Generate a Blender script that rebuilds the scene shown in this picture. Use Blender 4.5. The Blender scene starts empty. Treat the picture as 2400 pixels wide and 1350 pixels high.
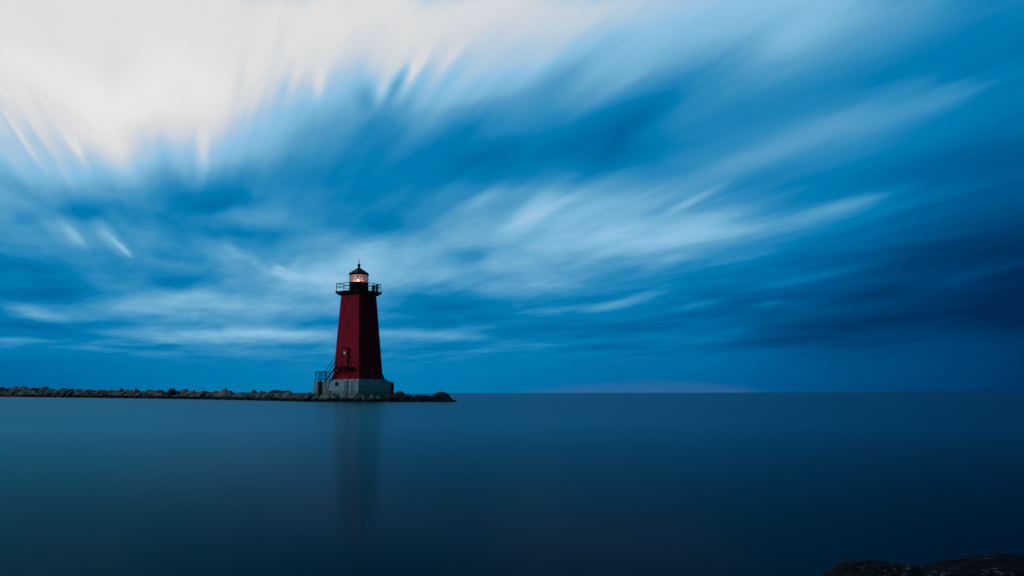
import bpy, bmesh, math, random
from mathutils import Vector, Matrix, noise, Euler
R = math.radians
scene = bpy.context.scene
COL = scene.collection
random.seed(11)

# ------------------------------------------------------------------ camera
F_PX = 2000.0                      # focal length in photo pixels (photo 2400 wide)
PITCH, ROLL = R(3.5), 0.0025
HC = 0.80                          # tripod low on the shore rocks
HOR_C = 921.3                      # horizon row at mid width
Y0 = HOR_C - F_PX * math.tan(PITCH)
fwd = Vector((0, math.cos(PITCH), math.sin(PITCH)))
up0 = Vector((0, -math.sin(PITCH), math.cos(PITCH)))
rt0 = Vector((1, 0, 0))
rt = rt0 * math.cos(ROLL) - up0 * math.sin(ROLL)
up = up0 * math.cos(ROLL) + rt0 * math.sin(ROLL)
cam_d = bpy.data.cameras.new("camera")
cam = bpy.data.objects.new("camera", cam_d)
COL.objects.link(cam)
cam.matrix_world = Matrix(((rt.x, up.x, -fwd.x, 0), (rt.y, up.y, -fwd.y, 0),
                           (rt.z, up.z, -fwd.z, HC), (0, 0, 0, 1)))
cam_d.sensor_width = 36.0
cam_d.lens = 36.0 * F_PX / 2400.0
cam_d.shift_y = (Y0 - 675.0) / 2400.0
cam_d.clip_start, cam_d.clip_end = 0.05, 80000
scene.camera = cam

def ray(x, y):
    d = fwd * F_PX + rt * (x - 1200) + up * (Y0 - y)
    return d / d.y
def at(x, y, depth):               # the point seen at photo pixel (x, y) at that depth
    d = ray(x, y)
    return Vector((d.x * depth, depth, HC + d.z * depth))
def to_px(s, t):                   # world tangents -> photo pixel
    d = Vector((s, 1, t))
    k = F_PX / d.dot(fwd)
    return 1200 + d.dot(rt) * k, Y0 - d.dot(up) * k

# ------------------------------------------------------------------ materials
def srgb(c):
    out = []
    for v in c:
        v /= 255.0
        out.append(v / 12.92 if v <= 0.04045 else ((v + 0.055) / 1.055) ** 2.4)
    return tuple(out) + (1.0,)

class NT:
    """small helper round a node tree"""
    def __init__(self, tree):
        self.t = tree; self.n = tree.nodes; self.l = tree.links
    def node(self, kind, **kw):
        n = self.n.new(kind)
        for k, v in kw.items(): setattr(n, k, v)
        return n
    def put(self, sock, v):
        if isinstance(v, bpy.types.NodeSocket): self.l.new(v, sock)
        else: sock.default_value = v
    def m(self, op, a, b=None, c=None, clamp=False):
        n = self.node("ShaderNodeMath", operation=op, use_clamp=clamp)
        self.put(n.inputs[0], a)
        if b is not None: self.put(n.inputs[1], b)
        if c is not None: self.put(n.inputs[2], c)
        return n.outputs[0]
    def v(self, op, a, b=None, scale=None):
        n = self.node("ShaderNodeVectorMath", operation=op)
        self.put(n.inputs[0], a)
        if b is not None: self.put(n.inputs[1], b)
        if scale is not None: self.put(n.inputs["Scale"], scale)
        return n.outputs["Value"] if op in ("DOT_PRODUCT", "LENGTH") else n.outputs[0]
    def xyz(self, x, y, z=0.0):
        n = self.node("ShaderNodeCombineXYZ")
        for s, q in zip(n.inputs, (x, y, z)): self.put(s, q)
        return n.outputs[0]
    def sep(self, v):
        n = self.node("ShaderNodeSeparateXYZ"); self.l.new(v, n.inputs[0])
        return n.outputs
    def smooth(self, v, a, b, lo=0.0, hi=1.0):
        n = self.node("ShaderNodeMapRange", interpolation_type="SMOOTHSTEP")
        for i, q in enumerate((v, a, b, lo, hi)): self.put(n.inputs[i], q)
        return n.outputs[0]
    def noise(self, vec, scale, detail=2.0, rough=0.5, dims="3D"):
        n = self.node("ShaderNodeTexNoise", noise_dimensions=dims)
        self.l.new(vec, n.inputs["Vector"])
        n.inputs["Scale"].default_value = scale
        n.inputs["Detail"].default_value = detail
        n.inputs["Roughness"].default_value = rough
        return n.outputs["Fac"]
    def ramp(self, fac, stops, interp="LINEAR"):
        n = self.node("ShaderNodeValToRGB")
        r = n.color_ramp; r.interpolation = interp
        while len(r.elements) < len(stops): r.elements.new(0.5)
        for e, (p, c) in zip(r.elements, sorted(stops, key=lambda q: q[0])):
            e.position = p; e.color = c if len(c) == 4 else tuple(c) + (1,)
        self.put(n.inputs[0], fac)
        return n.outputs[0]
    def mix(self, fac, a, b, blend="MIX"):
        n = self.node("ShaderNodeMix", data_type="RGBA", blend_type=blend)
        self.put(n.inputs[0], fac); self.put(n.inputs[6], a); self.put(n.inputs[7], b)
        return n.outputs[2]

def new_mat(name):
    m = bpy.data.materials.new(name); m.use_nodes = True
    nt = NT(m.node_tree)
    b = nt.n["Principled BSDF"]
    return m, nt, b

def bump(nt, b, h, strength=0.4, dist=0.02):
    n = nt.node("ShaderNodeBump"); n.inputs["Strength"].default_value = strength
    n.inputs["Distance"].default_value = dist
    nt.l.new(h, n.inputs["Height"]); nt.l.new(n.outputs[0], b.inputs["Normal"])

def painted(name, base, dirt, rough=0.5, scale=2.0, amount=0.5, spec=0.3):
    m, nt, b = new_mat(name)
    co = nt.node("ShaderNodeTexCoord").outputs["Object"]
    st = nt.v("MULTIPLY", co, (1.6, 1.6, 0.35))
    n1 = nt.noise(st, scale, 5, 0.65)
    f = nt.smooth(n1, 0.42, 0.72, 0.0, amount)
    c = nt.mix(f, base + (1,), dirt + (1,))
    nt.l.new(c, b.inputs["Base Color"])
    b.inputs["Roughness"].default_value = rough
    b.inputs["Specular IOR Level"].default_value = spec
    bump(nt, b, nt.noise(co, 14, 4), 0.15, 0.01)
    return m

M = {}
M["red"] = painted("red_paint", (0.44, 0.014, 0.030), (0.27, 0.010, 0.022), 0.7, 1.3, 0.8, 0.03)
M["red_seam"] = painted("red_seam_paint", (0.22, 0.010, 0.018), (0.16, 0.010, 0.016), 0.6, 3.0, 0.5, 0.06)
M["door_red"] = painted("door_red_paint", (0.42, 0.020, 0.032), (0.28, 0.012, 0.02), 0.6, 3.0, 0.5, 0.08)
M["black"] = painted("black_paint", (0.007, 0.0075, 0.008), (0.014, 0.012, 0.010), 0.6, 3.0, 0.5, 0.04)
M["roof"] = painted("roof_paint", (0.005, 0.010, 0.011), (0.008, 0.012, 0.012), 0.4, 3.0, 0.5, 0.10)
M["rail"] = painted("rail_paint", (0.006, 0.009, 0.012), (0.014, 0.010, 0.008), 0.6, 8.0, 0.4, 0.05)
M["signal"] = painted("weathered_green_metal", (0.30, 0.42, 0.40), (0.10, 0.13, 0.13), 0.45, 6.0, 0.6, 0.4)
M["steel"] = painted("rusty_dark_steel", (0.009, 0.010, 0.010), (0.022, 0.013, 0.009), 0.8, 3.0, 0.6, 0.05)
M["red_brown"] = painted("red_brown_bar", (0.045, 0.010, 0.010), (0.025, 0.009, 0.009), 0.7, 3.0, 0.6, 0.2)
M["white"] = painted("white_sign_paint", (0.80, 0.80, 0.82), (0.6, 0.6, 0.62), 0.5, 3.0, 0.3, 0.3)
M["ceiling"] = painted("lantern_ceiling_paint", (0.20, 0.13, 0.15), (0.15, 0.10, 0.11), 0.6, 3.0, 0.4, 0.2)

def concrete_mat():
    m, nt, b = new_mat("stained_concrete")
    co = nt.node("ShaderNodeTexCoord").outputs["Object"]
    x, y, z = nt.sep(co)
    n1 = nt.noise(co, 1.1, 5, 0.6)
    n2 = nt.noise(co, 9.0, 5, 0.7)
    c = nt.mix(nt.smooth(n1, 0.35, 0.7), (0.36, 0.44, 0.50, 1), (0.25, 0.32, 0.36, 1))
    c = nt.mix(nt.smooth(n2, 0.5, 0.75, 0, 0.5), c, (0.20, 0.205, 0.195, 1))
    # rust and dirt runs down the face, each with its own place and ragged edge
    wob = nt.m("MULTIPLY", nt.m("SUBTRACT", nt.noise(nt.v("MULTIPLY", co, (1, 4, 1.2)), 2.0, 4, 0.6), 0.5), 0.5)
    yy = nt.m("ADD", y, wob)
    tot = None
    for (yc, w, a) in ((-0.86, 0.30, 1.0), (-0.52, 0.14, 0.9), (-1.48, 0.24, 0.8), (2.22, 0.20, 1.0), (-1.8, 0.12, 0.4), (0.25, 0.07, 0.4)):
        d = nt.m("ABSOLUTE", nt.m("SUBTRACT", yy, yc))
        g = nt.m("MULTIPLY", nt.smooth(d, w, w * 0.15), a)
        tot = g if tot is None else nt.m("MAXIMUM", tot, g)
    brk = nt.smooth(nt.noise(nt.v("MULTIPLY", co, (2, 5, 0.8)), 2.4, 5, 0.65), 0.20, 0.50)
    on_left = nt.smooth(x, -2.1, -2.3)
    tot = nt.m("MULTIPLY", nt.m("MULTIPLY", tot, brk), on_left)
    c = nt.mix(nt.m("MULTIPLY", tot, 0.95), c, (0.06, 0.055, 0.028, 1))
    pour = nt.smooth(nt.m("ABSOLUTE", nt.m("SUBTRACT", nt.m("ADD", z, nt.m("MULTIPLY", wob, 0.04)), -0.78)), 0.03, 0.01, 0.0, 0.5)
    c = nt.mix(pour, c, (0.12, 0.13, 0.125, 1))
    low = nt.m("MULTIPLY", nt.smooth(nt.m("ADD", z, wob), -0.95, -1.35), 0.55)
    c = nt.mix(low, c, (0.10, 0.115, 0.095, 1))
    tan = nt.m("MULTIPLY", nt.smooth(nt.m("ADD", y, wob), 1.75, 1.95), 0.45)   # the older, browner pour round the ladder
    c = nt.mix(tan, c, (0.23, 0.20, 0.165, 1))
    nt.l.new(c, b.inputs["Base Color"])
    b.inputs["Roughness"].default_value = 0.9
    b.inputs["Specular IOR Level"].default_value = 0.15
    bump(nt, b, nt.m("ADD", nt.noise(co, 22, 5, 0.6), nt.noise(co, 4, 3)), 0.5, 0.02)
    return m
M["concrete"] = concrete_mat()
M["walk"] = painted("dark_walk_concrete", (0.085, 0.095, 0.10), (0.05, 0.055, 0.056), 0.9, 2.0, 0.7, 0.05)  # concrete darker than that of the base

def rock_mat(name, a, bcol, warm, near=False):
    m, nt, b = new_mat(name)
    tc = nt.node("ShaderNodeTexCoord")
    geo = nt.node("ShaderNodeNewGeometry")
    pos = geo.outputs["Position"]
    inf = nt.node("ShaderNodeObjectInfo").outputs["Random"]
    sc = 14.0 if near else 1.3
    n1 = nt.noise(pos, sc, 6, 0.65)
    n2 = nt.noise(pos, sc * 5, 5, 0.7)
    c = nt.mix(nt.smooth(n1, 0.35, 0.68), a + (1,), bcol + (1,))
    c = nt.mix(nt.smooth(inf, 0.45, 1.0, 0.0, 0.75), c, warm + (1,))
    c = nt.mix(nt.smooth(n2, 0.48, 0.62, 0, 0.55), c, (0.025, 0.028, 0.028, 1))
    z = nt.sep(pos)[2]; py = nt.sep(pos)[1]
    if not near:
        # algae and wet band left by the lake on the lowest stone
        edge = nt.m("ADD", z, nt.m("MULTIPLY", nt.m("SUBTRACT", n1, 0.5), 0.5))
        wet = nt.smooth(nt.m("SUBTRACT", edge, nt.m("MULTIPLY", py, 0.0020)), 0.26, 0.06)   # the big far stones stand in deeper water
        c = nt.mix(wet, c, (0.010, 0.011, 0.010, 1))
    nt.l.new(c, b.inputs["Base Color"])
    b.inputs["Roughness"].default_value = 0.85
    b.inputs["Specular IOR Level"].default_value = 0.12
    bump(nt, b, nt.m("ADD", n1, nt.m("MULTIPLY", n2, 0.5)), 1.0, 0.02 if near else 0.25)
    return m
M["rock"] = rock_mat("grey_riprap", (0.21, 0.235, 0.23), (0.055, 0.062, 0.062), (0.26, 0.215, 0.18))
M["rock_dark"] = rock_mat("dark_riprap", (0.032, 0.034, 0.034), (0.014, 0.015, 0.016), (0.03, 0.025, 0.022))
M["core"] = rock_mat("rubble", (0.02, 0.021, 0.021), (0.01, 0.011, 0.011), (0.02, 0.018, 0.016))

def shore_mat():
    m, nt, b = new_mat("lichen_speckled_stone")
    pos = nt.node("ShaderNodeTexCoord").outputs["Object"]
    st = nt.v("MULTIPLY", pos, (0.8, 1.0, 1.6))
    n1 = nt.noise(st, 16, 6, 0.7); n2 = nt.noise(st, 75, 4, 0.7); n3 = nt.noise(st, 7, 3, 0.6)
    c = nt.mix(nt.smooth(n1, 0.4, 0.65), (0.003, 0.003, 0.003, 1), (0.008, 0.007, 0.0065, 1))
    lich = nt.m("MULTIPLY", nt.smooth(n2, 0.54, 0.66), nt.smooth(n3, 0.46, 0.60))
    c = nt.mix(nt.m("MULTIPLY", lich, 0.9), c, (0.16, 0.18, 0.17, 1))
    nt.l.new(c, b.inputs["Base Color"])
    b.inputs["Roughness"].default_value = 0.8
    b.inputs["Specular IOR Level"].default_value = 0.1
    bump(nt, b, nt.m("ADD", n1, nt.m("MULTIPLY", n2, 0.6)), 0.9, 0.012)
    return m
M["shore"] = shore_mat()

def glass_mat():
    m = bpy.data.materials.new("lantern_glass"); m.use_nodes = True
    nt = NT(m.node_tree); nt.n.clear()
    out = nt.node("ShaderNodeOutputMaterial")
    tr = nt.node("ShaderNodeBsdfTransparent"); tr.inputs[0].default_value = (0.93, 0.95, 0.96, 1)
    gl = nt.node("ShaderNodeBsdfGlossy"); gl.inputs["Roughness"].default_value = 0.06
    gl.inputs["Color"].default_value = (0.9, 0.9, 0.9, 1)
    lw = nt.node("ShaderNodeFresnel"); lw.inputs[0].default_value = 1.5
    mx = nt.node("ShaderNodeMixShader")
    nt.l.new(nt.m("ADD", nt.m("MULTIPLY", lw.outputs[0], 0.8), 0.04), mx.inputs[0])
    tl = nt.node("ShaderNodeBsdfTranslucent"); tl.inputs[0].default_value = (0.9, 0.85, 0.87, 1)   # pale film added for the panes' sheen of sky and lamplight
    df = nt.node("ShaderNodeBsdfDiffuse"); df.inputs[0].default_value = (0.9, 0.88, 0.88, 1)
    ad = nt.node("ShaderNodeMixShader"); ad.inputs[0].default_value = 0.5
    nt.l.new(tl.outputs[0], ad.inputs[1]); nt.l.new(df.outputs[0], ad.inputs[2])
    m1 = nt.node("ShaderNodeMixShader"); m1.inputs[0].default_value = 0.20
    nt.l.new(tr.outputs[0], m1.inputs[1]); nt.l.new(ad.outputs[0], m1.inputs[2])
    nt.l.new(m1.outputs[0], mx.inputs[1]); nt.l.new(gl.outputs[0], mx.inputs[2])
    nt.l.new(mx.outputs[0], out.inputs[0])
    return m
M["glass"] = glass_mat()

def port_mat():
    m, nt, b = new_mat("porthole_glass")
    b.inputs["Base Color"].default_value = (0.01, 0.012, 0.014, 1)
    b.inputs["Roughness"].default_value = 0.08
    b.inputs["Specular IOR Level"].default_value = 1.0
    co = nt.node("ShaderNodeTexCoord").outputs["Object"]
    bump(nt, b, nt.noise(co, 2.0, 1), 0.1, 0.05)
    return m
M["port"] = port_mat()

def glow_mat(name, col, strength, clear=0.0):
    m = bpy.data.materials.new(name); m.use_nodes = True
    nt = NT(m.node_tree); nt.n.clear()
    out = nt.node("ShaderNodeOutputMaterial")
    em = nt.node("ShaderNodeEmission"); em.inputs[0].default_value = col + (1,); em.inputs[1].default_value = strength
    tr = nt.node("ShaderNodeBsdfTransparent")
    mx = nt.node("ShaderNodeMixShader")
    # random bands vary how clear the glowing surface is
    co = nt.node("ShaderNodeTexCoord").outputs["Object"]
    n = nt.noise(nt.v("MULTIPLY", co, (6, 6, 30)), 1.0, 2)
    nt.put(mx.inputs[0], nt.m("MULTIPLY_ADD", n, 0.2, clear - 0.1, clamp=True) if clear else 0.0)
    nt.l.new(em.outputs[0], mx.inputs[1]); nt.l.new(tr.outputs[0], mx.inputs[2])
    nt.l.new(mx.outputs[0], out.inputs[0])
    return m
M["bulb"] = glow_mat("lit_bulb", (1.0, 0.55, 0.18), 34.0)
M["lens"] = glow_mat("red_lens_glow", (1.0, 0.12, 0.05), 3.4, 0.58)  # lens drum made to glow for the lamp's halo and pane reflections

def water_mat():
    m = bpy.data.materials.new("lake_water"); m.use_nodes = True
    nt = NT(m.node_tree); nt.n.clear()
    out = nt.node("ShaderNodeOutputMaterial")
    gl = nt.node("ShaderNodeBsdfGlossy", distribution="MULTI_GGX")
    gl.inputs["Color"].default_value = WATER_TINT1
    gl.inputs["Roughness"].default_value = WATER_ROUGH
    g2 = nt.node("ShaderNodeBsdfGlossy", distribution="MULTI_GGX")      # the steeper wavelets
    g2.inputs["Color"].default_value = WATER_TINT
    g2.inputs["Roughness"].default_value = WATER_ROUGH2
    df = nt.node("ShaderNodeBsdfDiffuse"); df.inputs["Color"].default_value = (0.0, 0.010, 0.016, 1)
    fr = nt.node("ShaderNodeFresnel"); fr.inputs[0].default_value = 1.333
    geo = nt.node("ShaderNodeNewGeometry").outputs["Position"]
    # faint lanes left on the smoothed surface
    ln = nt.noise(nt.v("MULTIPLY", geo, (0.012, 0.09, 1)), 1.0, 4, 0.6)
    f = nt.m("MULTIPLY", nt.m("MINIMUM", nt.m("POWER", fr.outputs[0], WATER_POW), 0.67), nt.m("MULTIPLY_ADD", ln, 0.24, 0.86), clamp=True)
    gm = nt.node("ShaderNodeMixShader"); gm.inputs[0].default_value = WATER_WIDE
    nt.l.new(gl.outputs[0], gm.inputs[1]); nt.l.new(g2.outputs[0], gm.inputs[2])
    mx = nt.node("ShaderNodeMixShader")
    nt.l.new(f, mx.inputs[0]); nt.l.new(df.outputs[0], mx.inputs[1]); nt.l.new(gm.outputs[0], mx.inputs[2])
    nt.l.new(mx.outputs[0], out.inputs[0])
    return m
WATER_TINT1 = (0.38, 0.24, 0.33, 1)
WATER_TINT = (0.09, 0.74, 1.0, 1)
WATER_ROUGH, WATER_ROUGH2, WATER_WIDE, WATER_POW = 0.13, 0.37, 0.41, 2.0
M["water"] = water_mat()

# ------------------------------------------------------------------ mesh helpers
def link(name, bm, mats, parent=None, smooth=False, loc=None):
    me = bpy.data.meshes.new(name)
    bmesh.ops.recalc_face_normals(bm, faces=bm.faces)
    bm.to_mesh(me); bm.free()
    for mm in (mats if isinstance(mats, (list, tuple)) else [mats]): me.materials.append(mm)
    if smooth:
        for p in me.polygons: p.use_smooth = True
    o = bpy.data.objects.new(name, me); COL.objects.link(o)
    if parent: o.parent = parent
    if loc is not None: o.location = loc
    return o
def tag(o, label, cat, group=None):
    o["label"] = label; o["category"] = cat
    if group: o["group"] = group
    return o
def box(bm, lo, hi, mi=0, bevel=0.0):
    vs = [bm.verts.new((x, y, z)) for z in (lo[2], hi[2]) for y in (lo[1], hi[1]) for x in (lo[0], hi[0])]
    fs = [bm.faces.new([vs[i] for i in q]) for q in ((0, 2, 3, 1), (4, 5, 7, 6), (0, 1, 5, 4), (2, 6, 7, 3), (0, 4, 6, 2), (1, 3, 7, 5))]
    for f in fs: f.material_index = mi
    if bevel:
        es = list({e for f in fs for e in f.edges})
        bmesh.ops.bevel(bm, geom=es, offset=bevel, segments=2, affect="EDGES", profile=0.6)
    return fs
def tube(bm, pts, r, n=8, closed=False):
    pts = [Vector(p) for p in pts]
    rings = []
    N = len(pts)
    for i, p in enumerate(pts):
        a = pts[i - 1] if (i > 0 or closed) else p
        c = pts[(i + 1) % N] if (i < N - 1 or closed) else p
        t = ((p - a).normalized() + (c - p).normalized())
        t = t.normalized() if t.length > 1e-6 else Vector((0, 0, 1))
        ref = Vector((0, 0, 1)) if abs(t.z) < 0.9 else Vector((1, 0, 0))
        u = t.cross(ref).normalized(); v = t.cross(u).normalized()
        rr = r
        rings.append([bm.verts.new(p + u * rr * math.cos(2 * math.pi * k / n) + v * rr * math.sin(2 * math.pi * k / n)) for k in range(n)])
    for i in range(N if closed else N - 1):
        A, B = rings[i], rings[(i + 1) % N]
        # pair up rings without twist
        best = min(range(n), key=lambda s: sum((A[k].co - B[(k + s) % n].co).length for k in range(n)))
        for k in range(n):
            bm.faces.new((A[k], A[(k + 1) % n], B[(k + 1 + best) % n], B[(k + best) % n]))
    if not closed:
        bm.faces.new(rings[0]); bm.faces.new(rings[-1])
def lathe(bm, prof, n=16, a0=0.0, center=(0, 0), cap=True):
    rings = []
    for r, z in prof:
        rings.append([bm.verts.new((center[0] + r * math.cos(a0 + 2 * math.pi * k / n), center[1] + r * math.sin(a0 + 2 * math.pi * k / n), z)) for k in range(n)])
    for A, B in zip(rings, rings[1:]):
        for k in range(n): bm.faces.new((A[k], A[(k + 1) % n], B[(k + 1) % n], B[k]))
    if cap: bm.faces.new(rings[0]); bm.faces.new(rings[-1])
def frustum(bm, secs, mi=0):       # square sections (half side, z)
    rings = [[bm.verts.new((sx * a, sy * a, z)) for sx, sy in ((-1, -1), (1, -1), (1, 1), (-1, 1))] for a, z in secs]
    for A, B in zip(rings, rings[1:]):
        for k in range(4): bm.faces.new((A[k], A[(k + 1) % 4], B[(k + 1) % 4], B[k])).material_index = mi
    bm.faces.new(rings[0]).material_index = mi; bm.faces.new(rings[-1]).material_index = mi

# ------------------------------------------------------------------ water
bm = bmesh.new()
S = 40000
vs = [bm.verts.new(p) for p in ((-S, -S, 0), (S, -S, 0), (S, S, 0), (-S, S, 0))]
bm.faces.new(vs)
water = link("water", bm, M["water"]); water["kind"] = "structure"
bm = bmesh.new()
vs = [bm.verts.new(p) for p in ((-S, -S, -6), (S, -S, -6), (S, S, -6), (-S, S, -6))]
bm.faces.new(vs)
bed = link("lake_bed", bm, M["core"]); bed["kind"] = "structure"

# ------------------------------------------------------------------ lighthouse
D = 87.0                                             # distance of the tower's axis
SC = F_PX / D                                        # photo pixels per metre there
c0 = at(839.2, 889.5, D)
ZB = c0.z                                            # foot of the red tower
def zl(y): return at(839.2, y, D).z - ZB             # photo row -> height above that foot
AZ = math.atan2(-c0.x, c0.y)
RZ = R(45) + AZ + R(1.0)
lh = bpy.data.objects.new("lighthouse", None); COL.objects.link(lh)
lh.location = c0; lh.rotation_euler = (0, 0, RZ)
tag(lh, "square red steel lighthouse with black lantern and lit lamp on a stained concrete base", "lighthouse")
ZW = -ZB                                             # the water in the tower's own heights
A0, A1, A2 = 63 / SC / math.sqrt(2), 56.3 / SC / math.sqrt(2), 40.8 / SC / math.sqrt(2)
Z1, Z2 = zl(874.5), zl(692)
def half(z):                                         # half side of the tower at height z
    return A0 + (A1 - A0) * z / Z1 if z < Z1 else A1 + (A2 - A1) * (z - Z1) / (Z2 - Z1)

# concrete base: a block whose left face has the ladder bay and two openings
XB0, XB1, YB0, YB1 = -2.35, 2.41, -2.30, 3.95
ZT = zl(893.3)
ZBOT = ZW - 1.0
def concrete_block():
    bm = bmesh.new()
    holes = [(2.57, 3.35, ZW + 0.1, ZT, 0.42), (0.42, 0.86, zl(905.0), zl(895.8), 0.3), (1.40, 1.68, zl(921.5), zl(916.2), 0.3)]
    ys = sorted({YB0, YB1} | {h[0] for h in holes} | {h[1] for h in holes})
    zs = sorted({ZBOT, ZT} | {h[2] for h in holes} | {h[3] for h in holes})
    def q(*p): bm.faces.new([bm.verts.new(v) for v in p])
    for y0, y1 in zip(ys, ys[1:]):
        for z0, z1 in zip(zs, zs[1:]):
            ym, zm = (y0 + y1) / 2, (z0 + z1) / 2
            if any(h[0] < ym < h[1] and h[2] < zm < h[3] for h in holes): continue
            q((XB0, y0, z0), (XB0, y1, z0), (XB0, y1, z1), (XB0, y0, z1))
    for y0, y1, z0, z1, d in holes:
        x0, x1 = XB0, XB0 + d
        q((x1, y0, z0), (x1, y1, z0), (x1, y1, z1), (x1, y0, z1))
        q((x0, y0, z0), (x1, y0, z0), (x1, y0, z1), (x0, y0, z1))
        q((x0, y1, z0), (x1, y1, z0), (x1, y1, z1), (x0, y1, z1))
        q((x0, y0, z0), (x1, y0, z0), (x1, y1, z0), (x0, y1, z0))
        if z1 < ZT: q((x0, y0, z1), (x1, y0, z1), (x1, y1, z1), (x0, y1, z1))
    q((XB1, YB0, ZBOT), (XB1, YB1, ZBOT), (XB1, YB1, ZT), (XB1, YB0, ZT))
    q((XB0, YB0, ZBOT), (XB1, YB0, ZBOT), (XB1, YB0, ZT), (XB0, YB0, ZT))
    q((XB0, YB1, ZBOT), (XB1, YB1, ZBOT), (XB1, YB1, ZT), (XB0, YB1, ZT))
    q((XB0, YB0, ZT), (XB1, YB0, ZT), (XB1, 2.57, ZT), (XB0, 2.57, ZT))
    q((XB0 + .42, 2.57, ZT), (XB1, 2.57, ZT), (XB1, 3.35, ZT), (XB0 + .42, 3.35, ZT))
    q((XB0, 3.35, ZT), (XB1, 3.35, ZT), (XB1, YB1, ZT), (XB0, YB1, ZT))
    bmesh.ops.remove_doubles(bm, verts=bm.verts, dist=0.0005)
    return bm
base = link("concrete_base", concrete_block(), M["concrete"], lh)
bm = bmesh.new(); box(bm, (-A0 - .16, -A0 - .16, ZT + 0.003), (A0 + .16, A0 + .16, -0.003), 0, 0.02)
foot = link("footing", bm, M["concrete"], lh)
def anchor(x, y):
    b = bmesh.new(); box(b, (x - .05, y - .05, ZT + .02), (x + .05, y + .05, ZT + .1))
    return link("anchor_bolt", b, M["steel"], foot)
for t in (-1.6, -0.7, 0.9): anchor(-A0 - .19, t)
for t in (-1.2, 0.3, 1.5): anchor(t, -A0 - .19)
# black panels paint in the shade inside the two openings
for (y0, y1, z0, z1) in ((0.42, 0.86, zl(905.0), zl(895.8)), (1.40, 1.68, zl(921.5), zl(916.2))):
    b = bmesh.new(); box(b, (XB0 + .20, y0 + .004, z0 + .004), (XB0 + .24, y1 - .004, z1 - .004))
    link("opening_shade_panel", b, M["black"], base)
# ladder in its bay
bm = bmesh.new()
for yy in (2.68, 3.24): tube(bm, [(XB0 + .28, yy, ZW + .2), (XB0 + .28, yy, ZT + 0.1)], 0.03)
ladder = link("ladder", bm, M["steel"], lh)
zz = ZW + 0.45
while zz < ZT:
    b = bmesh.new(); tube(b, [(XB0 + .28, 2.68, zz), (XB0 + .28, 3.24, zz)], 0.032)
    link("rung", b, M["steel"], ladder); zz += 0.235
# dark steel pile standing at the right corner
bm = bmesh.new(); box(bm, (2.50, -2.36, ZBOT), (2.80, -2.06, zl(895.3)), 0, 0.02)
box(bm, (2.42, -2.28, zl(900)), (2.50, -2.14, zl(898)), 0)
link("corner_pile", bm, M["steel"], lh)
# cable hanging down the left face
bm = bmesh.new()
tube(bm, [(-A0 - .1, 1.66, 0.02), (XB0 - .03, 1.62, ZT + .02), (XB0 - .04, 1.74, ZT - .35), (XB0 - .04, 1.85, ZT - .8), (XB0 - .04, 1.88, ZT - 1.3)], 0.022, 6)
link("cable", bm, M["steel"], lh)

# red tower, its plate seams standing 8 mm proud
def tower_bm():
    bm = bmesh.new()
    frustum(bm, [(A0, 0), (A1, Z1), (A2, Z2)])
    def strip(face, u0, u1, z0, z1, e=0.008):
        # u runs from -1 to 1 across the face
        pts = []
        for off in (-0.02, e):
            for (u, z) in ((u0, z0), (u1, z0), (u1, z1), (u0, z1)):
                h = half(z); s = u * h
                p = {0: (-h - off, s), 1: (s, -h - off), 2: (h + off, s), 3: (s, h + off)}[face]
                pts.append(bm.verts.new((p[0], p[1], z)))
        for q in ((0, 1, 2, 3), (4, 5, 6, 7), (0, 1, 5, 4), (1, 2, 6, 5), (2, 3, 7, 6), (3, 0, 4, 7)):
            bm.faces.new([pts[i] for i in q]).material_index = 1
    for face in range(4):
        for u in (-0.37, 0.33):
            w = 0.014
            strip(face, u - w, u + w, Z1, zl(812) if face == 0 else zl(700))
            if face == 0: strip(face, u - w, u + w, zl(811.9), Z2 - .01)
        for y in (708.5, 731, 752, 773, 794, 860):
            z = zl(y); w = 0.016 if y in (731, 794, 860) else 0.007
            e = 0.0085 if y != 752 else 0.0078
            if y == 860 and face == 0: continue
            strip(face, -0.995, 0.995, z - w, z + w, e)
    return bm
tower = link("tower", tower_bm(), [M["red"], M["red_seam"]], lh)

def ring_bm(r0, r1, depth, n=24):
    bm = bmesh.new(); rs = []
    for r, x in ((r0, 0), (r1, 0), (r1, -depth), (r0, -depth)):
        rs.append([bm.verts.new((x, r * math.cos(2 * math.pi * k / n), r * math.sin(2 * math.pi * k / n))) for k in range(n)])
    for i in range(4):
        for k in range(n): bm.faces.new((rs[i][k], rs[i][(k + 1) % n], rs[(i + 1) % 4][(k + 1) % n], rs[(i + 1) % 4][k]))
    return bm
def disc_bm(r, dome, n=24, rings=4):
    bm = bmesh.new(); prev = None
    for j in range(rings + 1):
        a = j / rings
        rr = r * a; x = -dome * (1 - a * a)
        cur = [bm.verts.new((x, rr * math.cos(2 * math.pi * k / n), rr * math.sin(2 * math.pi * k / n))) for k in range(n)] if j else [bm.verts.new((x, 0, 0))]
        if j == 1:
            for k in range(n): bm.faces.new((prev[0], cur[k], cur[(k + 1) % n]))
        elif j > 1:
            for k in range(n): bm.faces.new((prev[k], cur[k], cur[(k + 1) % n], prev[(k + 1) % n]))
        prev = cur
    return bm
def porthole(face, u, y):
    z = zl(y); h = half(z)
    tilt = math.atan2(A1 - A2, Z2 - Z1)
    if face == 0: loc = (-h - .004, u * h, z); rot = Matrix.Rotation(tilt, 4, "Y")
    else: loc = (u * h, -h - .004, z); rot = Matrix.Rotation(math.pi / 2, 4, "Z") @ Matrix.Rotation(tilt, 4, "Y")
    o = link("porthole", ring_bm(0.135, 0.185, 0.06), M["black"], lh, True)
    o.matrix_local = Matrix.Translation(loc) @ rot
    p = link("pane", disc_bm(0.14, 0.045), M["port"], o, True)
    p.location = (-0.006, 0, 0)
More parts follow.
